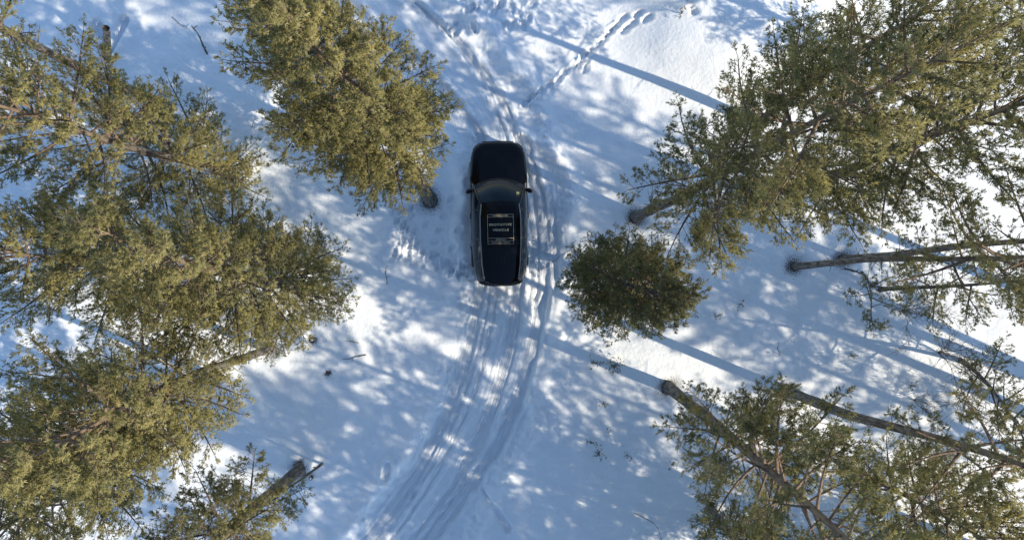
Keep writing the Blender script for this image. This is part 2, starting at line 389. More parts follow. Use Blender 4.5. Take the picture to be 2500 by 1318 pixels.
def tuft_mesh(pos, dirs, size, rng, nn, outw):
    """needle brushes: nn slim blades fanned round each shoot"""
    T = len(pos)
    d = dirs/(np.linalg.norm(dirs, axis=1)[:, None]+1e-9)
    ref = np.where(np.abs(d[:, 2:3]) < .8, [[0, 0, 1.]], [[1., 0, 0]])
    a = np.cross(d, ref); a /= np.linalg.norm(a, axis=1)[:, None]; b = np.cross(d, a)
    q = rng.uniform(0, 2*math.pi, (T, nn)); tilt = np.radians(rng.uniform(18, 62, (T, nn)))
    s = rng.uniform(-.55, .75, (T, nn)); ln = rng.uniform(.75, 1.1, (T, nn))
    sz = size[:, None, None]
    rad = np.cos(q)[..., None]*a[:, None]+np.sin(q)[..., None]*b[:, None]
    nd = np.cos(tilt)[..., None]*d[:, None]+np.sin(tilt)[..., None]*rad
    root = pos[:, None]+s[..., None]*d[:, None]*sz*.8
    tip = root+nd*sz*ln[..., None]
    wv = np.cross(nd, rng.normal(size=(T, nn, 3))); wv /= np.linalg.norm(wv, axis=2)[..., None]+1e-9
    wv *= sz*.13
    geo = np.cross(wv, nd); geo /= np.linalg.norm(geo, axis=2)[..., None]+1e-9
    nrm = (.75*outw+.55*d)[:, None]+.35*rad
    fl = np.sign((geo*nrm).sum(2))[..., None]; fl[fl == 0] = 1; wv = wv*fl
    nrm = nrm+.35*geo*fl; nrm /= np.linalg.norm(nrm, axis=2)[..., None]+1e-9
    V = np.stack([root+nd*sz*.12-wv, root+nd*sz*.12+wv, tip], 2).reshape(-1, 3)
    return V, np.arange(T*nn*3, dtype=np.int32).reshape(-1, 3), np.repeat(nrm.reshape(-1, 3), 3, axis=0)

def crown_mesh(V, T, Nn, parent):
    o = mesh_np("crown", V, tris=T, mat=M_NEEDLE, parent=parent, smooth=True)
    o.data.normals_split_custom_set_from_vertices(Nn.astype(np.float32))
    return o

def rotz(v, a):
    c, s = math.cos(a), math.sin(a); return np.array([v[0]*c-v[1]*s, v[0]*s+v[1]*c, v[2]])

def make_pine(base, top, H, hb, R, dens=1.0, r0=.2, seed=1, label="", group=None, tone=0.0, stubs=10,
              name="pine_tree", skirt=.75, nn=9, tsize=.070, spacing=.028, inner=.12, cat="tree", bow=(0, 0)):
    """base, top: photo pixels of foot and tip (tip taken at height H)"""
    rng = np.random.RandomState(seed)
    bp = gp(*base); tp = P(top[0], top[1], H); lean = tp[:2]-bp[:2]
    root = empty(name, tuple(bp), label, cat, group)
    H = H-bp[2]; ph = rng.uniform(0, 6, 2)
    def ax(z):
        t = z/H; e = t*t*.45+t*.55
        wob = .06*H/14*np.array([math.sin(z*.55+ph[0])-math.sin(ph[0]), math.sin(z*.5+ph[1])-math.sin(ph[1])])*min(1, t*3)
        bw = 4*t*(1-t)
        return np.array([lean[0]*e+wob[0]+bow[0]*bw, lean[1]*e+wob[1]+bow[1]*bw, z])
    def tr(z):
        t = z/H; return max(.012, r0*((1-t)**.85)*(1+.4*math.exp(-z/.22)))
    zs = np.concatenate([[-.25, 0, .12, .3, .6], np.linspace(1.0, H, 22)])
    V, F = tube_np([ax(max(z, 0)) if z >= 0 else ax(0)+[0, 0, z] for z in zs], [tr(max(z, 0)) for z in zs], 12, True, .05, rng)
    mesh_obj("trunk", V, F, M_BARK, root)
    S0, S1, A0, A1 = [], [], [], []      # branch sticks
    TP, TD, TS = [], [], []              # needle tufts
    def stick(p, q, a, b): S0.append(p); S1.append(q); A0.append(a); A1.append(b)
    for _ in range(stubs):               # dead stubs below the crown
        z = rng.uniform(min(1.2, hb*.4), hb+.5); az = rng.uniform(0, 6.28); c = ax(z); L = rng.uniform(.12, .7)
        d = np.array([math.cos(az), math.sin(az), rng.uniform(-.25, .3)]); m = c+d*L*.55; e = m+(d+rng.normal(0, .35, 3))*L*.45
        stick(c, m, .016, .011); stick(m, e, .011, .004)
    nl = int(dens*(H-hb)*8.6)
    for i in range(nl):
        t = (i+rng.uniform(0, 1))/nl; z = hb+(H-hb)*t*.985; c = ax(z)
        prof = min(1.0, skirt+t*1.6)*(1-t**2.6)**.75*.93+.10
        L = R*prof*rng.choice([1.0, 1.0, .9, .75, .55])*rng.uniform(.85, 1.12)
        az = i*2.399+rng.normal(0, .5)
        el = math.radians(-4+52*t**1.3+rng.normal(0, 8))
        hd = np.array([math.cos(az), math.sin(az), 0.])
        d0 = hd*math.cos(el)+np.array([0, 0, math.sin(el)])
        side = np.array([-hd[1], hd[0], 0]); bend = rng.normal(0, .16)
        def lp(s): return c+d0*L*s+np.array([0, 0, .20*L*s*s])+side*bend*L*s*s
        rb = .013+.017*L
        n = 5; pp = [lp(s) for s in np.linspace(0, 1, n+1)]
        for k in range(n): stick(pp[k], pp[k+1], rb*(1-.78*k/n), rb*(1-.78*(k+1)/n))
        ns = max(3, int(L/.095*min(1.15, .55+.5*dens)))
        clump = rng.uniform(inner, inner+.2)
        for j in range(ns+1):
            s = clump+(1-clump)*j/ns
            q0 = lp(s); sg = 1 if j % 2 else -1
            l2 = (.50*L*(1.12-s)+.13)*rng.uniform(.6, 1.15)
            an = sg*math.radians(rng.uniform(30, 75)) if j < ns else rng.normal(0, .2)
            d2 = rotz(d0, an); d2 = d2+np.array([0, 0, rng.uniform(.05, .5)]); d2 /= np.linalg.norm(d2)
            q1 = q0+d2*l2+np.array([0, 0, .12*l2])
            stick(q0, q1, .0075, .003)
            nt = max(3, int(l2/spacing))
            s2 = .22+.78*(np.arange(nt)+1)/nt
            b0 = q0+(q1-q0)*s2[:, None]
            d3 = d2+rng.normal(0, .6, (nt, 3))+np.array([0, 0, .4]); d3 /= np.linalg.norm(d3, axis=1)[:, None]
            l3 = rng.uniform(.03, .13, nt); l3[-1] = .03
            e3 = b0+d3*l3[:, None]
            TP.append(e3); TD.append(d3); TS.append(tsize*rng.uniform(.75, 1.25, nt))
            for k in np.nonzero((l3 > .10) & (rng.rand(nt) < .5))[0]: stick(b0[k], e3[k], .004, .0025)
    V, Q = segs_mesh(S0, S1, A0, A1); mesh_np("branches", V, quads=Q, mat=M_TWIG, parent=root)["kind"] = "stuff"
    TP = np.concatenate(TP); TD = np.concatenate(TD); TS = np.concatenate(TS)
    axp = np.array([ax(min(max(z-.35*R, 0), H)) for z in TP[:, 2]]); outw = TP-axp; outw /= np.linalg.norm(outw, axis=1)[:, None]+1e-9
    V, T, Nn = tuft_mesh(TP, TD, TS, rng, nn, outw)
    cr = crown_mesh(V, T, Nn, root)
    a = cr.data.attributes.new("tone", 'FLOAT', 'POINT')
    tv = np.repeat(rng.normal(0, .10, len(TP))+tone, nn*3).astype(np.float32); a.data.foreach_set("value", tv)
    return root

TREES = [
 dict(base=(1050, 490), top=(590, -60), H=13.6, hb=3.1, R=2.2, bow=(-.1, .7), skirt=.62, spacing=.026, dens=1.25, r0=.23, seed=11, tone=.05, stubs=4, label="dense bushy pine just left of the black car's bonnet"),
 dict(base=(660, 850), top=(-70, 1190), H=14, hb=6.3, R=2.1, dens=.9, r0=.15, seed=12, tone=.05, label="pine with thin orange-lit bent trunk, crown at the lower left edge"),
 dict(base=(525, 917), top=(-270, 1230), H=13, hb=5.0, R=1.7, dens=.75, r0=.15, seed=13, label="pine with short dark trunk and white snow lump at its foot"),
 dict(base=(735, 1142), top=(60, 1760), H=14, hb=4.6, R=2.0, dens=.85, r0=.21, seed=14, tone=-.05, inner=.2, label="pine with thick trunk leaning past the bottom left edge, snow lump at foot"),
 dict(base=(750, 705), top=(180, 540), H=13.2, hb=1.4, R=2.25, dens=1.0, spacing=.032, r0=.19, seed=15, tone=.0, stubs=4, skirt=.8, label="broad dense pine in the middle of the left side, dark lower skirt to the right"),
 dict(base=(548, 410), top=(-280, 175), H=13.2, hb=.5, R=2.45, bow=(0, -.2), dens=.74, r0=.15, seed=16, tone=.05, skirt=.85, label="wide pine filling the upper left edge below the bare slanting trunk"),
 dict(base=(400, 258), top=(-600, -215), H=13, hb=6.8, R=1.5, dens=.65, r0=.19, seed=17, label="pine with bare brown trunk slanting out of the upper left corner"),
 dict(base=(430, 660), top=(-120, 600), H=9.4, hb=1.4, R=2.15, dens=.9, r0=.12, seed=18, tone=.08, label="low pale olive pine at the middle of the left edge"),
 dict(base=(440, 1085), top=(-360, 1480), H=12, hb=2.8, R=1.8, dens=.85, r0=.13, seed=19, label="sparse pine in the bottom left corner"),
 dict(base=(1552, 531), top=(2390, 80), H=15, hb=5.8, R=2.35, dens=.8, r0=.19, seed=21, inner=.04, tone=.0, stubs=6, label="large open pine right of the car, dark trunk rising from its lower left"),
 dict(base=(1432, 664), top=(1690, 740), H=8.6, hb=1.5, R=1.6, dens=1.6, r0=.15, seed=22, tone=-.2, stubs=2, skirt=.7, label="small round dark pine between the car and the right side"),
 dict(base=(1940, 650), top=(3050, 600), H=15, hb=8.2, R=2.0, dens=.45, r0=.125, seed=23, stubs=16, label="lower of the two parallel bare trunks running to the right edge"),
 dict(base=(2058, 632), top=(3330, 540), H=15, hb=8.2, R=2.0, dens=.45, r0=.135, seed=24, stubs=22, label="upper of the two parallel bare trunks running to the right edge"),
 dict(base=(1632, 945), top=(2330, 1560), H=16, hb=6.0, R=2.0, dens=.84, r0=.21, seed=45, tone=-.03, stubs=12, inner=.33, label="pine with long bare grey trunk slanting down from the bright snow band"),
 dict(base=(1922, 955), top=(3000, 1290), H=15, hb=9.0, R=2.0, dens=.45, r0=.19, seed=26, stubs=34, label="pine with long dark bristly trunk slanting out at the lower right edge"),
 dict(base=(1965, 1085), top=(2480, 1360), H=10.6, hb=5.6, R=1.9, dens=1.0, r0=.10, seed=27, tone=.14, label="yellowish pine in the bottom right corner"),
 dict(base=(1735, 1245), top=(2400, 2000), H=14, hb=1.8, R=1.6, dens=.75, r0=.16, seed=28, label="pine cut off by the bottom edge, left of the bottom right group"),
 dict(base=(2150, 706), top=(2700, 650), H=9, hb=2.4, R=1.5, dens=.4, r0=.08, seed=29, tone=-.05, inner=.2, label="sparse thin pine below the two parallel bare trunks"),
 dict(base=(1850, 480), top=(2820, 140), H=15, hb=5.0, R=2.3, dens=.72, r0=.19, seed=30, inner=.04, tone=-.05, label="dark pine at the right edge behind the large open pine"),
 dict(base=(1850, 300), top=(2540, -170), H=13.5, hb=4.0, R=1.8, dens=.6, r0=.17, seed=31, inner=.04, tone=-.03, label="pine at the top edge right of the bright snow bank"),
 dict(base=(2105, 665), top=(2120, 800), H=3.4, hb=.7, R=1.0, dens=.5, r0=.04, seed=32, tone=-.15, stubs=1, inner=.3, label="dark sparse sapling bending down beside the two parallel trunks", name="pine_sapling"),
 dict(base=(2345, 880), top=(2560, 1200), H=7.5, hb=.8, R=1.5, dens=.38, r0=.075, seed=33, tone=-.1, inner=.25, label="sparse young pine with thin stem leaning to the lower right edge"),
 dict(base=(2210, 190), top=(2900, -150), H=11, hb=2.6, R=1.7, dens=.75, r0=.13, seed=34, tone=-.08, label="dark pine in the top right corner"),
]
BUILT = []
for T in TREES:
    BUILT.append(make_pine(group="pines around the car", **T))

# pines standing outside the picture whose shadows fall across the snow
OFF = [(2620, 960, 13, 300), (2620, 760, 14, 0), (2800, 1040, 9, 40), (2600, 1045, 13, 100), (2420, 1350, 16, 80), (2040, 1345, 0, 130), (2300, 1450, 4, 30), (2180, 1650, 4, 200), (1720, 1560, 0, 10),
       (2500, 1830, 18, 250), (2850, 1250, 18, 20), (1420, 1650, 13, 90), (1960, 1780, 3, 160)]
def copy_tree(o, loc, rz, label, group):
    r = o.copy(); COL.objects.link(r); r.location = loc; r.rotation_euler = (0, 0, rz); r["label"] = label; r["group"] = group
    for ch in o.children:
        c = ch.copy(); COL.objects.link(c); c.parent = r
    return r
for px, py, k, a in OFF:
    p = P(px, py)
    copy_tree(BUILT[k], (p[0], p[1], gz(p[0], p[1])), math.radians(a), "pine beyond the lower right of the view, known by its shadow", "pines outside the frame")

# ------------------------------------------------------------------ the car
M_PAINT = simple_mat("black_paint", (.003, .003, .004), .09, 0, .15, .2)
M_GLASS = simple_mat("tinted_glass", (.004, .010, .016), .03, 0, 0, .22)
M_ROOFGLASS = simple_mat("roof_glass_black", (.003, .003, .004), .05, 0, 0, .2)
M_TRIM = simple_mat("black_trim", (.012, .012, .013), .4)
M_RUBBER = simple_mat("rubber", (.018, .018, .018), .8, noise=.4)
M_RIM = simple_mat("dark_alloy", (.10, .10, .105), .3, .9)
M_LAMP = simple_mat("lamp_lens", (.25, .26, .28), .08, 0, 1.0)
M_RED = simple_mat("red_lens", (.10, .006, .006), .1, 0, 1.0)
M_GOLD = simple_mat("pale_gold_vinyl", (.44, .385, .25), .55)
M_YEL = simple_mat("yellow_paper", (.75, .72, .22), .6)
M_ORG = simple_mat("red_paper", (.28, .10, .08), .6)
M_SHEEN = simple_mat("satin_strip", (.30, .30, .31), .32, .6)  # pale tone paints in the highlights along roof rails and shoulders

def grid_faces(n, m, closed=False):
    F = []
    for i in range(n-1):
        for j in range(m-1 if not closed else m):
            k = (j+1) % m
            F.append((i*m+j, i*m+k, (i+1)*m+k, (i+1)*m+j))
    return F

def interp(y, tab):
    xs = [t[0] for t in tab]; vs = [t[1] for t in tab]
    return float(np.interp(y, xs, vs))
WT = [(-2.525, .34), (-2.505, .52), (-2.45, .68), (-2.36, .775), (-2.2, .84), (-1.9, .90), (-1.4, .955), (-.8, .985), (-.2, 1.0), (1.2, 1.0), (1.6, .99), (1.9, .965), (2.1, .93), (2.25, .87), (2.36, .79), (2.44, .68), (2.49, .55), (2.515, .42), (2.525, .28)]
ZT = [(-2.525, .98), (-2.45, 1.06), (-2.2, 1.12), (0, 1.13), (1.2, 1.10), (1.9, 1.06), (2.25, 1.01), (2.42, .95), (2.5, .86), (2.525, .80)]
def car_build():
    fr = P(1212.5, 343, .7); rr = P(1219, 700, .8)
    mid = (fr[:2]+rr[:2])/2; d = fr[:2]-rr[:2]; yaw = math.atan2(-d[0], d[1])
    car = empty("car", (mid[0], mid[1], -.13), "black sport utility vehicle parked on the snow track, lettered panel on its roof", "car")
    car.rotation_euler = (0, math.radians(3.0), yaw)
    ys = sorted(set([t[0] for t in WT]+[t[0] for t in ZT]+list(np.linspace(-2.4, 2.4, 37))))
    prof = [(.90, .26), (.965, .34), (.99, .50), (1.0, .72), (.995, .90), (.975, .985), (.945, 1.03)]
    top = [(.90, 1.06), (.80, 1.085), (.62, 1.105), (.40, 1.118), (.20, 1.124), (0, 1.126)]
    def row(y):
        W = interp(y, WT); Z = interp(y, ZT); zs = Z/1.126; r = []
        for a, b in prof+top:
            zz = b*zs if b > .8 else .26+(b-.26)*(.8*zs-.26+.0)/(.8-.26) if b > .26 else .26
            r.append((W*a, y, zz))
        return [(-p[0], p[1], p[2]) for p in r[:-1]]+r[::-1]
    V = []
    for y in ys: V += row(y)
    m = len(row(0)); F = grid_faces(len(ys), m)
    F.append(tuple(range(m))); F.append(tuple(range((len(ys)-1)*m, len(ys)*m))[::-1])
    for i in range(len(ys)-1): F.append((i*m, (i+1)*m, (i+1)*m+m-1, i*m+m-1))
    body = mesh_obj("body", V, F, M_PAINT, car)
    # bonnet: a panel a few millimetres proud with a shut line round it
    def ztop(x, y):
        W = interp(y, WT); Z = interp(y, ZT); a = min(abs(x)/W, .975)
        return np.interp(a, [0, .2, .4, .62, .8, .9, .945, .975], [1.126, 1.124, 1.118, 1.105, 1.085, 1.06, 1.03, .985])*Z/1.126
    Vb = []; nb = 15
    yb = np.linspace(0, 1, 18)
    for t in yb:
        for k in range(nb):
            u = -1+2*k/(nb-1); yf = 2.40-.34*abs(u)**3.2; yr = 1.16-.16*u*u
            y = yr+(yf-yr)*t; x = u*(.855+.03*(1-t))
            x = np.clip(x, -.93*interp(y, WT), .93*interp(y, WT))
            Vb.append((x, y, ztop(x, y)+.012+.022*smooth01((abs(u)-.55)/.35)*(1-abs(u))*3))
    hood = mesh_obj("bonnet", Vb, grid_faces(18, nb), M_PAINT, car)
    sm = hood.modifiers.new("thick", 'SOLIDIFY'); sm.thickness = .02; sm.offset = -1
    # glasshouse
    n = 13
    def strip(name, lower, upper, mat, rows=5, bulge=.02, out=(0, 0, 1), cap=.012):
        Vs = []
        for r in range(rows):
            t = r/(rows-1)
            for a, b in zip(lower, upper):
                p = np.array(a)*(1-t)+np.array(b)*t+np.array(out)*bulge*4*t*(1-t); Vs.append(p)
        o = mesh_obj(name, Vs, grid_faces(rows, len(lower)), mat, car)
        s = o.modifiers.new("thick", 'SOLIDIFY'); s.thickness = cap; s.offset = 0
        return o
    us = np.linspace(-1, 1, n)
    ws_lo = [(.845*u, 1.17-.22*u*u, 1.135-.02*u*u) for u in us]
    ws_up = [(.635*u, .30-.07*u*u, 1.775-.035*u*u) for u in us]
    ws = strip("windscreen", ws_lo, ws_up, M_GLASS, 7, .05, (0, .6, .8))
    rw_lo = [(.70*u, -2.44+.10*u*u, 1.16) for u in us]; rw_up = [(.60*u, -2.27+.08*u*u, 1.70-.03*u*u) for u in us]
    strip("rear_window", rw_lo, rw_up, M_GLASS, 5, .03, (0, -.8, .3))
    def side_lo(y, s): return (s*interp(y, [(-2.42, .73), (-2.1, .84), (-1.5, .905), (-.5, .935), (.95, .90)]), y, 1.125)
    def side_up(y, s): return (s*interp(y, [(-2.25, .60), (-1.8, .655), (-1.0, .695), (-.2, .70), (.27, .645)]), y, interp(y, [(-2.25, 1.68), (-1.5, 1.755), (-.6, 1.785), (.27, 1.735)]))
    ylo = [.93, .10, -.95, -1.75, -2.38]; yup = [.23, .02, -.92, -1.62, -2.20]
    for s in (-1, 1):
        for k in range(4):
            lo = [side_lo(ylo[k]-.035+(ylo[k+1]-ylo[k]+.07)*t, s) for t in np.linspace(0, 1, 7)]
            up = [side_up(yup[k]-.02+(yup[k+1]-yup[k]+.04)*t, s) for t in np.linspace(0, 1, 7)]
            strip("side_window", lo, up, M_GLASS, 5, .035, (s*.9, 0, .35))
        for k in range(5):   # pillars between the panes
            a, b = (ylo[k]-.045, ylo[k]+.045), (yup[k]-.03, yup[k]+.03)
            lo = [side_lo(y, s) for y in a]; up = [side_up(y, s) for y in b]
            strip("pillar", lo, up, M_TRIM, 4, .03, (s*.9, 0, .35), .02)
        # front pillar joining windscreen and side glass
        strip("pillar", [ws_lo[-1 if s > 0 else 0], side_lo(.93, s)], [ws_up[-1 if s > 0 else 0], side_up(.23, s)], M_PAINT, 5, .03, (s*.6, .4, .5), .03)
        strip("pillar", [rw_lo[-1 if s > 0 else 0], side_lo(-2.38, s)], [rw_up[-1 if s > 0 else 0], side_up(-2.20, s)], M_PAINT, 4, .03, (s*.6, -.4, .3), .03)
    # roof
    def roof_z(x, y):
        zc = interp(y, [(-2.42, 1.735), (-2.25, 1.755), (-1.7, 1.805), (-1.0, 1.84), (-.3, 1.85), (.1, 1.825), (.32, 1.785)])
        hw = interp(y, [(-2.42, .56), (-2.25, .615), (-1.8, .67), (-1.0, .71), (-.2, .715), (.32, .655)])
        return zc-.045*(x/hw)**2-.03*abs(x/hw)**6
    def roof_hw(y): return interp(y, [(-2.42, .56), (-2.25, .615), (-1.8, .67), (-1.0, .71), (-.2, .715), (.32, .655)])
    Vr = []; ry = np.linspace(0, 1, 26); ru = np.linspace(-1, 1, 15)
    for t in ry:
        for u in ru:
            yf = .32-.07*u*u; yb_ = -2.46+.12*u*u; y = yb_+(yf-yb_)*t; x = u*roof_hw(y)
            Vr.append((x, y, roof_z(x, y)))
    ro = mesh_obj("roof", Vr, grid_faces(26, 15), M_PAINT, car)
    s_ = ro.modifiers.new("thick", 'SOLIDIFY'); s_.thickness = .05; s_.offset = -1
    def roof_patch(name, x0, x1, y0, y1, mat, dz, parent=None, nx=9, ny=9):
        Vp = [(x, y, roof_z(x, y)+dz) for y in np.linspace(y1, y0, ny) for x in np.linspace(x0, x1, nx)]
        return mesh_obj(name, Vp, grid_faces(ny, nx), mat, parent or car)
    g = roof_patch("roof_glass", -.52, .52, .16, -1.24, M_ROOFGLASS, .006)
    s_ = g.modifiers.new("thick", 'SOLIDIFY'); s_.thickness = .012; s_.offset = -1
    for s in (-1, 1):
        Vp = []
        for y in np.linspace(.22, -2.3, 26):
            x = s*(roof_hw(y)-.035)
            for dx, dz in ((-.02, 0.004), (-.012, .022), (.012, .022), (.02, .0)): Vp.append((x+dx, y, roof_z(x, y)+dz))
        mesh_obj("roof_rail", Vp, grid_faces(26, 4), M_SHEEN, car)
    for s in (-1, 1):  # added strips standing in for the reflection along the body shoulders
        Vp = []
        for y in np.linspace(1.0, -2.3, 30):
            a_ = side_lo(min(y, .95), s)
            for dx, dz in ((.006, -.012), (.03, .0), (.022, .016), (-.01, .022)): Vp.append((a_[0]+s*dx, y, a_[2]+dz))
        mesh_obj("shoulder_sheen", Vp, grid_faces(30, 4), M_SHEEN, car)
    for x in (.0, .115):
        Vf = [(x-.012, -1.52, 0), (x+.012, -1.52, 0), (x+.014, -1.74, 0), (x-.014, -1.74, 0), (x-.004, -1.60, .02), (x+.004, -1.60, .02), (x+.006, -1.73, .05), (x-.006, -1.73, .05)]
        Vf = [(a, b, roof_z(a, b)+c) for a, b, c in Vf]
        mesh_obj("roof_fin", Vf, [(0, 1, 5, 4), (1, 2, 6, 5), (2, 3, 7, 6), (3, 0, 4, 7), (4, 5, 6, 7)], M_TRIM, car, False)
    # lettered vinyl panel on the roof
    sg = roof_patch("roof_lettering", -.435, .435, -.135, -1.125, M_ROOFGLASS, .0085)
    sg["label"] = "thin gold frame with PROTOTYPE VEHICLE lettering on the roof"
    def line(x0, y0, x1, y1, wd=.011):
        n_ = 9; Vl = []
        for t in np.linspace(0, 1, n_):
            x = x0+(x1-x0)*t; y = y0+(y1-y0)*t
            for q in (-1, 1):
                xx = x+q*wd/2*(1 if x0 == x1 else 0); yy = y+q*wd/2*(1 if y0 == y1 else 0)
                Vl.append((xx, yy, roof_z(xx, yy)+.0115))
        return mesh_obj("frame_line", Vl, grid_faces(n_, 2), M_GOLD, sg)
    T0, B0 = -.14, -1.12
    for y in (T0, T0-.085, B0+.19, B0+.095, B0): line(-.43, y, .43, y)
    line(-.43, T0, -.43, B0); line(.43, T0, .43, B0)
    def text(s, y, h, width, x=0):
        cu = bpy.data.curves.new("t", 'FONT'); cu.body = s; cu.size = h*1.38; cu.align_x = 'CENTER'; cu.align_y = 'CENTER'; cu.space_character = 1.15
        cu.offset = h*.045; cu.resolution_u = 2
        o = bpy.data.objects.new("t", cu); COL.objects.link(o); bpy.context.view_layer.update()
        me = bpy.data.meshes.new_from_object(o.evaluated_get(bpy.context.evaluated_depsgraph_get()))
        bpy.data.objects.remove(o); bpy.data.curves.remove(cu)
        co = np.empty(len(me.vertices)*3); me.vertices.foreach_get("co", co); co = co.reshape(-1, 3)
        k = width/(co[:, 0].max()-co[:, 0].min()); co[:, 0] = (co[:, 0]-(co[:, 0].max()+co[:, 0].min())/2)*k+x; co[:, 1] += y
        for v in co: v[2] = roof_z(v[0], v[1])+.0125
        me.vertices.foreach_set("co", co.ravel()); me.update(); me.name = "lettering"
        me.materials.clear(); me.materials.append(M_GOLD)
        t = bpy.data.objects.new("lettering", me); COL.objects.link(t); t.parent = sg
        if h < .05: t["kind"] = "stuff"
    text("RANGE", T0-.043, .040, .235, -.135); text("ROVER", T0-.043, .040, .245, .13)
    text("PROTOTYPE", T0-.345, .078, .74); text("VEHICLE", T0-.52, .078, .54)
    text("ARJEPLOG", B0+.142, .038, .33)
    for ch, x0, wd in (("66.0511N", -.155, .28), ("·", 0, .015), ("17.8861E", .165, .28)): text(ch, B0+.048, .038, wd, x0)
    # notes behind the windscreen (upper right)
    def ws_pt(u, t, dz=.012):
        lo = np.array((.845*u, 1.17-.22*u*u, 1.135-.02*u*u)); up = np.array((.635*u, .30-.07*u*u, 1.775-.035*u*u))
        p = lo*(1-t)+up*t+np.array((0, .6, .8))*.05*4*t*(1-t); return p+np.array((0, .6, .8))*dz
    for (u0, u1, t0, t1, mat) in ((.79, .915, .52, .62, M_YEL), (.79, .91, .645, .70, M_ORG)):
        mesh_obj("paper_note", [ws_pt(u0, t0), ws_pt(u1, t0), ws_pt(u1, t1), ws_pt(u0, t1)], [(0, 1, 2, 3)], mat, ws, False)
    # wipers and scuttle
    for x0, x1 in ((-.70, -.02), (-.02, .66)):
        Vw, Fw = tube_np([ws_pt(x/.845, .02+.03*t, .025) for t, x in zip(np.linspace(0, 1, 6), np.linspace(x0, x1, 6))], [.011]*6, 6)
        mesh_obj("wiper", Vw, Fw, M_TRIM, car)
    # mirrors
    for s in (-1, 1):
        Vm = []
        for t, w_, h_ in ((0, .03, .04), (.25, .06, .07), (.5, .085, .09), (.8, .08, .09), (1, .04, .05)):
            for q in np.linspace(0, 2*math.pi, 10, endpoint=False):
                Vm.append((s*(.90+.24*t), .78-.07*t+w_*math.cos(q), 1.16+.03*t+h_*math.sin(q)))
        Fm = grid_faces(5, 10, True); Fm += [tuple(range(10)), tuple(range(40, 50))]
        mm = mesh_obj("door_mirror", Vm, Fm, M_PAINT, car)
        mesh_obj("mirror_glass", [(s*(.98), .67, 1.12), (s*1.12, .64, 1.12), (s*1.12, .64, 1.25), (s*.98, .67, 1.25)], [(0, 1, 2, 3)], M_GLASS, mm, False)
        # lamps, handles
        lv = []
        for t in np.linspace(0, 1, 6):
            y = 2.50-.30*t; x = s*(interp(y, WT)*(.985)+.008)
            y2 = y+.012
            for z in (.80, .90): lv.append((x if t > 0 else s*.60, y2, z*interp(y, ZT)/1.03))
        mesh_obj("headlamp", lv, grid_faces(6, 2), M_LAMP, car)
        tv = []
        for t in np.linspace(0, 1, 4):
            y = -2.50+.12*t; x = s*(interp(y, WT)*.99+.012)
            for z in (.62, 1.0): tv.append((x, y-.01, z))
        mesh_obj("tail_lamp", tv, grid_faces(4, 2), M_RED, car)
        for y in (.0, -1.05):
            Vh, Fh = tube_np([(s*1.0, y, .93), (s*1.012, y-.09, .93), (s*1.0, y-.18, .93)], [.014]*3, 6)
            mesh_obj("door_handle", Vh, Fh, M_PAINT, car)
        # wheels, arches
        for y in (1.53, -1.47):
            wh = bpy.data.objects.new("wheel", None); COL.objects.link(wh); wh.parent = car; wh.location = (s*.86, y, .38); wh.empty_display_size = .1
            Vt = []; ring = [(-.13, .28), (-.14, .34), (-.10, .378), (.10, .378), (.14, .34), (.13, .28)]
            for q in np.linspace(0, 2*math.pi, 28, endpoint=False):
                for a, r in ring: Vt.append((a, r*math.cos(q), r*math.sin(q)))
            Ft = [(i*6+j, i*6+j+1, ((i+1) % 28)*6+j+1, ((i+1) % 28)*6+j) for i in range(28) for j in range(5)]
            mesh_obj("tyre", Vt, Ft, M_RUBBER, wh)
            Vq = []; Fq = []
            for k in range(10):
                q = 2*math.pi*k/10; o0 = len(Vq)
                for r, wd in ((.04, .03), (.285, .022)):
                    for e in (-1, 1):
                        for xx in (.085, .12):
                            Vq.append((s*xx, r*math.cos(q)-e*wd*math.sin(q), r*math.sin(q)+e*wd*math.cos(q)))
                Fq += [(o0, o0+1, o0+3, o0+2), (o0+4, o0+6, o0+7, o0+5), (o0, o0+4, o0+5, o0+1), (o0+2, o0+3, o0+7, o0+6), (o0+1, o0+5, o0+7, o0+3)]
            mesh_obj("rim", Vq, Fq, M_RIM, wh, False)
    gv = []
    for x in np.linspace(-.55, .55, 9):
        y = np.interp(abs(x), [0, .55], [2.545, 2.52])
        for z in (.62, .78): gv.append((x, y, z))
    mesh_obj("grille", gv, grid_faces(9, 2), M_TRIM, car)
    for o in car.children_recursive:
        if o.type == 'MESH' and o.modifiers:
            es = o.modifiers.new("split", 'EDGE_SPLIT'); es.split_angle = math.radians(40)
    return car
CAR = car_build()

# ------------------------------------------------------------------ small things on the snow
def twig(name, pts, r, label, cat="twig", group="twigs on the snow", side=3, seed=0, mat=None):
    """pts: (px, py, height above snow)"""
    rng = np.random.RandomState(seed)
    W = []
    for px, py, z in pts:
        p = P(px, py); p = P(px, py, gz(p[0], p[1])+z); W.append(p)
    W = np.array(W); base = W[0].copy(); L = W-base
    L = spline(L, 4)
    V, F = tube_np(L, np.linspace(r, r*.4, len(L)), 6, True, .12, rng)
    nv = list(V); nf = list(F)
    for _ in range(side):
        i = rng.randint(1, len(L)-1); d = L[i+1]-L[i]; d /= np.linalg.norm(d)
        e = L[i]+(d*rng.uniform(.3, 1)+rng.normal(0, .6, 3))*rng.uniform(.06, .2)
        e[2] = max(e[2], L[i][2])
        V2, F2 = tube_np([L[i], (L[i]+e)/2+rng.normal(0, .01, 3), e], [r*.5, r*.4, r*.25], 5)
        o = len(nv); nv += list(V2); nf += [tuple(q+o for q in f) for f in F2]
    o = mesh_obj(name, nv, nf, mat or M_DEAD); o.location = base
    return set_props(o, label, cat, group)

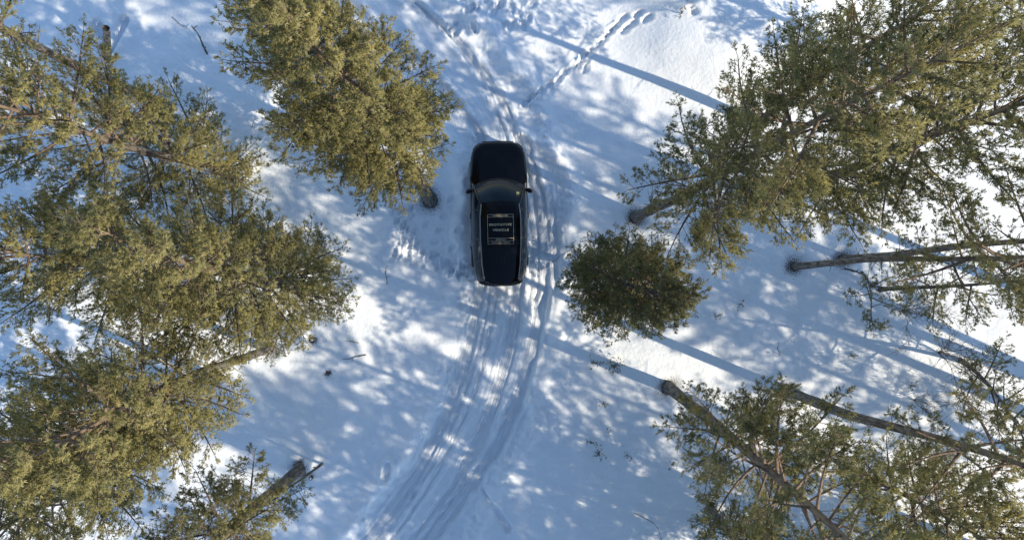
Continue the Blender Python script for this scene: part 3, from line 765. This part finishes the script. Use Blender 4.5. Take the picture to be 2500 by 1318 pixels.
twig("fallen_twig", [(894, 866, .02), (868, 871, .03), (850, 876, .02), (835, 876, .01)], .016, "longer of two twigs lying left of the track below the pines", seed=1)
twig("fallen_twig", [(876, 837, .01), (862, 834, .02), (845, 832, .01)], .014, "shorter upper of two twigs lying left of the track", seed=2)
twig("fallen_twig", [(420, 42, .02), (438, 58, .05), (456, 73, .02)], .013, "thin twig left of the dead branch near the top left edge", seed=3)
twig("dead_branch", [(507, 134, -.02), (496, 112, .12), (484, 85, .25), (470, 66, .3)], .035, "thick dead branch poking from the snow near the top left", "branch", None, 7, 4)
twig("bare_shoot", [(945, 694, -.02), (944, 680, .25), (940, 660, .5), (948, 648, .6)], .016, "bare forked shoot left of the car's tail", "shoot", "bare shoots", 6, 5)
twig("bare_shoot", [(1905, 868, -.02), (1900, 855, .3), (1897, 845, .45)], .014, "bare shoot on the shaded snow above the dark slanting trunk", "shoot", "bare shoots", 5, 6)
twig("bare_shoot", [(654, 325, -.02), (654, 305, .35), (655, 290, .55)], .012, "bare shoot standing in the trunk shadow left of the dense pine", "shoot", "bare shoots", 7, 7)
twig("bare_shoot", [(615, 312, -.02), (618, 300, .2), (622, 290, .35)], .012, "small bare shoot left of another in the same trunk shadow", "shoot", "bare shoots", 4, 8)
twig("bare_shoot", [(1545, 1250, -.02), (1600, 1280, .25), (1615, 1318, .3)], .014, "long thin bent shoot near the bottom edge right of the track", "shoot", "bare shoots", 2, 9)
twig("dead_pole", [(787, 1131, -.05), (760, 1152, 1.2), (715, 1183, 3.0), (665, 1214, 4.6)], .05, "thin leaning dead pole beside the thick trunk at bottom left", "pole", None, 5, 10)
twig("dead_limb", [(2062, 656, .05), (2085, 661, .5), (2110, 672, 1.0)], .035, "short dark dead limb under the two parallel trunks", "branch", None, 4, 11)

def snag():
    b = gp(264, 146); t = P(260, 70, 1.9); v = t-b
    root = empty("broken_snag", tuple(b), "grey broken trunk stump standing in the snow near the top left", "stump")
    rng = np.random.RandomState(5)
    L = [v*s for s in np.linspace(-.08, 1, 9)]
    V, F = tube_np(L, np.linspace(.125, .11, 9), 12, False, .03, rng)
    V = [np.array(p)+np.array([0, 0, rng.uniform(-.03, .07)]) if i >= 96 else p for i, p in enumerate(V)]
    mesh_obj("trunk", V, F, M_GREY, root)
    V, F = tube_np([v*.955, v*.962], [.10, .10], 12, True); mesh_obj("rotten_top", V, F, M_DEAD, root)
M_GREY = bark_material("weathered_wood", (.30, .26, .21), (.33, .29, .24), 0, 2)
snag()

def stump(px, py, r, h, label, snowy=False):
    b = gp(px, py); root = empty("cut_stump", tuple(b), label, "stump", "small stumps in the snow")
    rng = np.random.RandomState(int(px)); V, F = tube_np([(0, 0, -.15), (0, 0, h*.6), (.01, 0, h)], [r*1.1, r, r*.9], 10, True, .06, rng)
    mesh_obj("trunk", V, F, M_DEAD, root)
    V, F = tube_np([(.01, 0, h+.002), (.01, 0, h+.01)], [r*.55, r*.5], 8, True); mesh_obj("cut_face", V, F, M_SNOW if snowy else M_GREY, root)
stump(763, 829, .10, .10, "larger dark stump sunk in the snow below the broad left pine", True)
stump(801, 910, .075, .08, "smaller dark stump in the snow left of the track")
stump(761, 1164, .07, .18, "snow-topped stump right of the thick bottom left trunk", True)

def sapling(px, py, h, r, n, label, tone=-.1, seed=1, tops=None):
    rng = np.random.RandomState(seed); b = gp(px, py, -.03)
    root = empty("pine_seedling", tuple(b), label, "seedling", "pine seedlings poking through the snow")
    S0, S1, A0, A1, TP, TD, TS = [], [], [], [], [], [], []
    for i in range(n):
        az = rng.uniform(0, 6.28); q = rng.uniform(.1, 1)
        e = np.array([math.cos(az)*r*q, math.sin(az)*r*q, h*rng.uniform(.3, 1)])
        st = np.array([0, 0, h*.25*rng.rand()]); m = (st+e)/2+rng.normal(0, r*.12, 3)
        S0 += [st, m]; S1 += [m, e]; A0 += [.009, .006]; A1 += [.006, .003]
        for k in range(rng.randint(1, 4)):
            TP.append(e+rng.normal(0, .05, 3)); d = (e-m)+rng.normal(0, .08, 3)+[0, 0, .05]; TD.append(d); TS.append(rng.uniform(.045, .065))
    V, F = tube_np([(0, 0, -.1), (0, 0, h*.5), (.02, .01, h)], [.014, .011, .005], 6); mesh_obj("stem", V, F, M_TWIG, root)
    V, Q = segs_mesh(np.array(S0), np.array(S1), A0, A1); mesh_np("branches", V, quads=Q, mat=M_TWIG, parent=root)["kind"] = "stuff"
    TPa = np.array(TP); V, T, Nn = tuft_mesh(TPa, np.array(TD), np.array(TS), rng, 16, TPa/(np.linalg.norm(TPa, axis=1)[:, None]+1e-9)); o = crown_mesh(V, T, Nn, root)
    a = o.data.attributes.new("tone", 'FLOAT', 'POINT'); a.data.foreach_set("value", np.full(len(V), tone, np.float32))
sapling(1497, 892, .7, .34, 26, "bushiest seedling, on the shadow edge below the small round pine", -.05, 1)
sapling(1448, 883, .35, .32, 9, "low straggling seedling just left of the bushiest one", -.2, 2)
sapling(1474, 984, .3, .16, 7, "yellowish seedling on a sunlit patch right of the track", .15, 3)
sapling(1443, 1078, .35, .2, 6, "dark upper seedling of the close pair right of the track", -.25, 4)
sapling(1460, 1105, .45, .25, 9, "dark lower seedling of the close pair right of the track", -.25, 5)
sapling(1532, 1110, .25, .12, 4, "tiny dark seedling right of the close pair", -.25, 6)
sapling(1640, 1133, .35, .2, 6, "dark seedling left of the bottom right pines", -.25, 7)
sapling(1482, 1046, .2, .1, 3, "tiny two-tipped seedling above the close pair", -.25, 8)
sapling(1607, 420, .8, .2, 8, "single dark green tuft left of the large open pine", -.1, 9)
sapling(1640, 440, .6, .22, 8, "dark green tuft beside the large open pine's lowest branches", -.1, 10)
sapling(732, 418, .35, .2, 8, "small seedling on bright snow between the two left pines", .0, 11)
sapling(1807, 742, .25, .15, 5, "small dark seedling right of the small round pine", -.2, 12)
sapling(1750, 770, .3, .13, 5, "small dark seedling close below right of the small round pine", -.2, 13)
sapling(2080, 868, .3, .18, 5, "dark seedling on dappled snow above the bristly trunk", -.2, 14)
sapling(2222, 940, .4, .2, 6, "seedling between the bristly trunk and the right edge", -.1, 15)
sapling(1665, 32, .3, .2, 6, "dark seedling tips in the hollow by the top snow bank", -.3, 16)


def shrub(px, py, h, r, n, lean, label, seed):
    rng = np.random.RandomState(seed); b = gp(px, py, -.03)
    root = empty("bare_shrub", tuple(b), label, "shrub", "leafless shrubs at the right edge")
    S0, S1, A0, A1 = [], [], [], []
    for i in range(n):
        az = rng.uniform(0, 6.28); d = np.array([math.cos(az)*r/h*rng.uniform(.2, 1)+lean[0], math.sin(az)*r/h*rng.uniform(.2, 1)+lean[1], 1.0]); d /= np.linalg.norm(d)
        p = np.array([0, 0, 0.]); L = h*rng.uniform(.6, 1.0); k = 7; rad = .013
        for j in range(k):
            q = p+d*L/k; S0.append(p); S1.append(q); A0.append(rad*(1-j/k*.8)); A1.append(rad*(1-(j+1)/k*.8))
            d = d+rng.normal(0, .14, 3); d /= np.linalg.norm(d)
            if j > 1:
                for _ in range(3):
                    e = d+rng.normal(0, .65, 3); e /= np.linalg.norm(e); l2 = L*rng.uniform(.10, .24); m = q+e*l2
                    S0.append(q); S1.append(m); A0.append(.006); A1.append(.003)
                    for _ in range(3):
                        f = e+rng.normal(0, .6, 3); f /= np.linalg.norm(f); t0 = q+e*l2*rng.uniform(.3, 1)
                        S0.append(t0); S1.append(t0+f*l2*.6); A0.append(.004); A1.append(.0025)
            p = q
    V, F = tube_np([(0, 0, -.15), (0, 0, .15)], [.03, .02], 8); mesh_obj("stem", V, F, M_DEAD, root)
    V, Q = segs_mesh(np.array(S0), np.array(S1), A0, A1); mesh_np("twigs", V, quads=Q, mat=M_SHRUB, parent=root)["kind"] = "stuff"
M_SHRUB = bark_material("shrub_bark", (.17, .15, .13), (.19, .165, .145), 0, 3)
shrub(2200, 760, 2.6, 1.3, 12, (0, 0), "leafless grey shrub just right of the dark bending sapling", 1)
shrub(2290, 860, 3.2, 1.5, 14, (0, 0), "largest leafless shrub, near the thin leaning pine at the right", 2)
shrub(2330, 960, 2.8, 1.3, 12, (0, 0), "leafless shrub between the thin leaning pine and the bristly trunk", 3)
shrub(2230, 975, 1.8, .9, 7, (0, 0), "smallest leafless shrub, close above the bristly slanting trunk", 4)
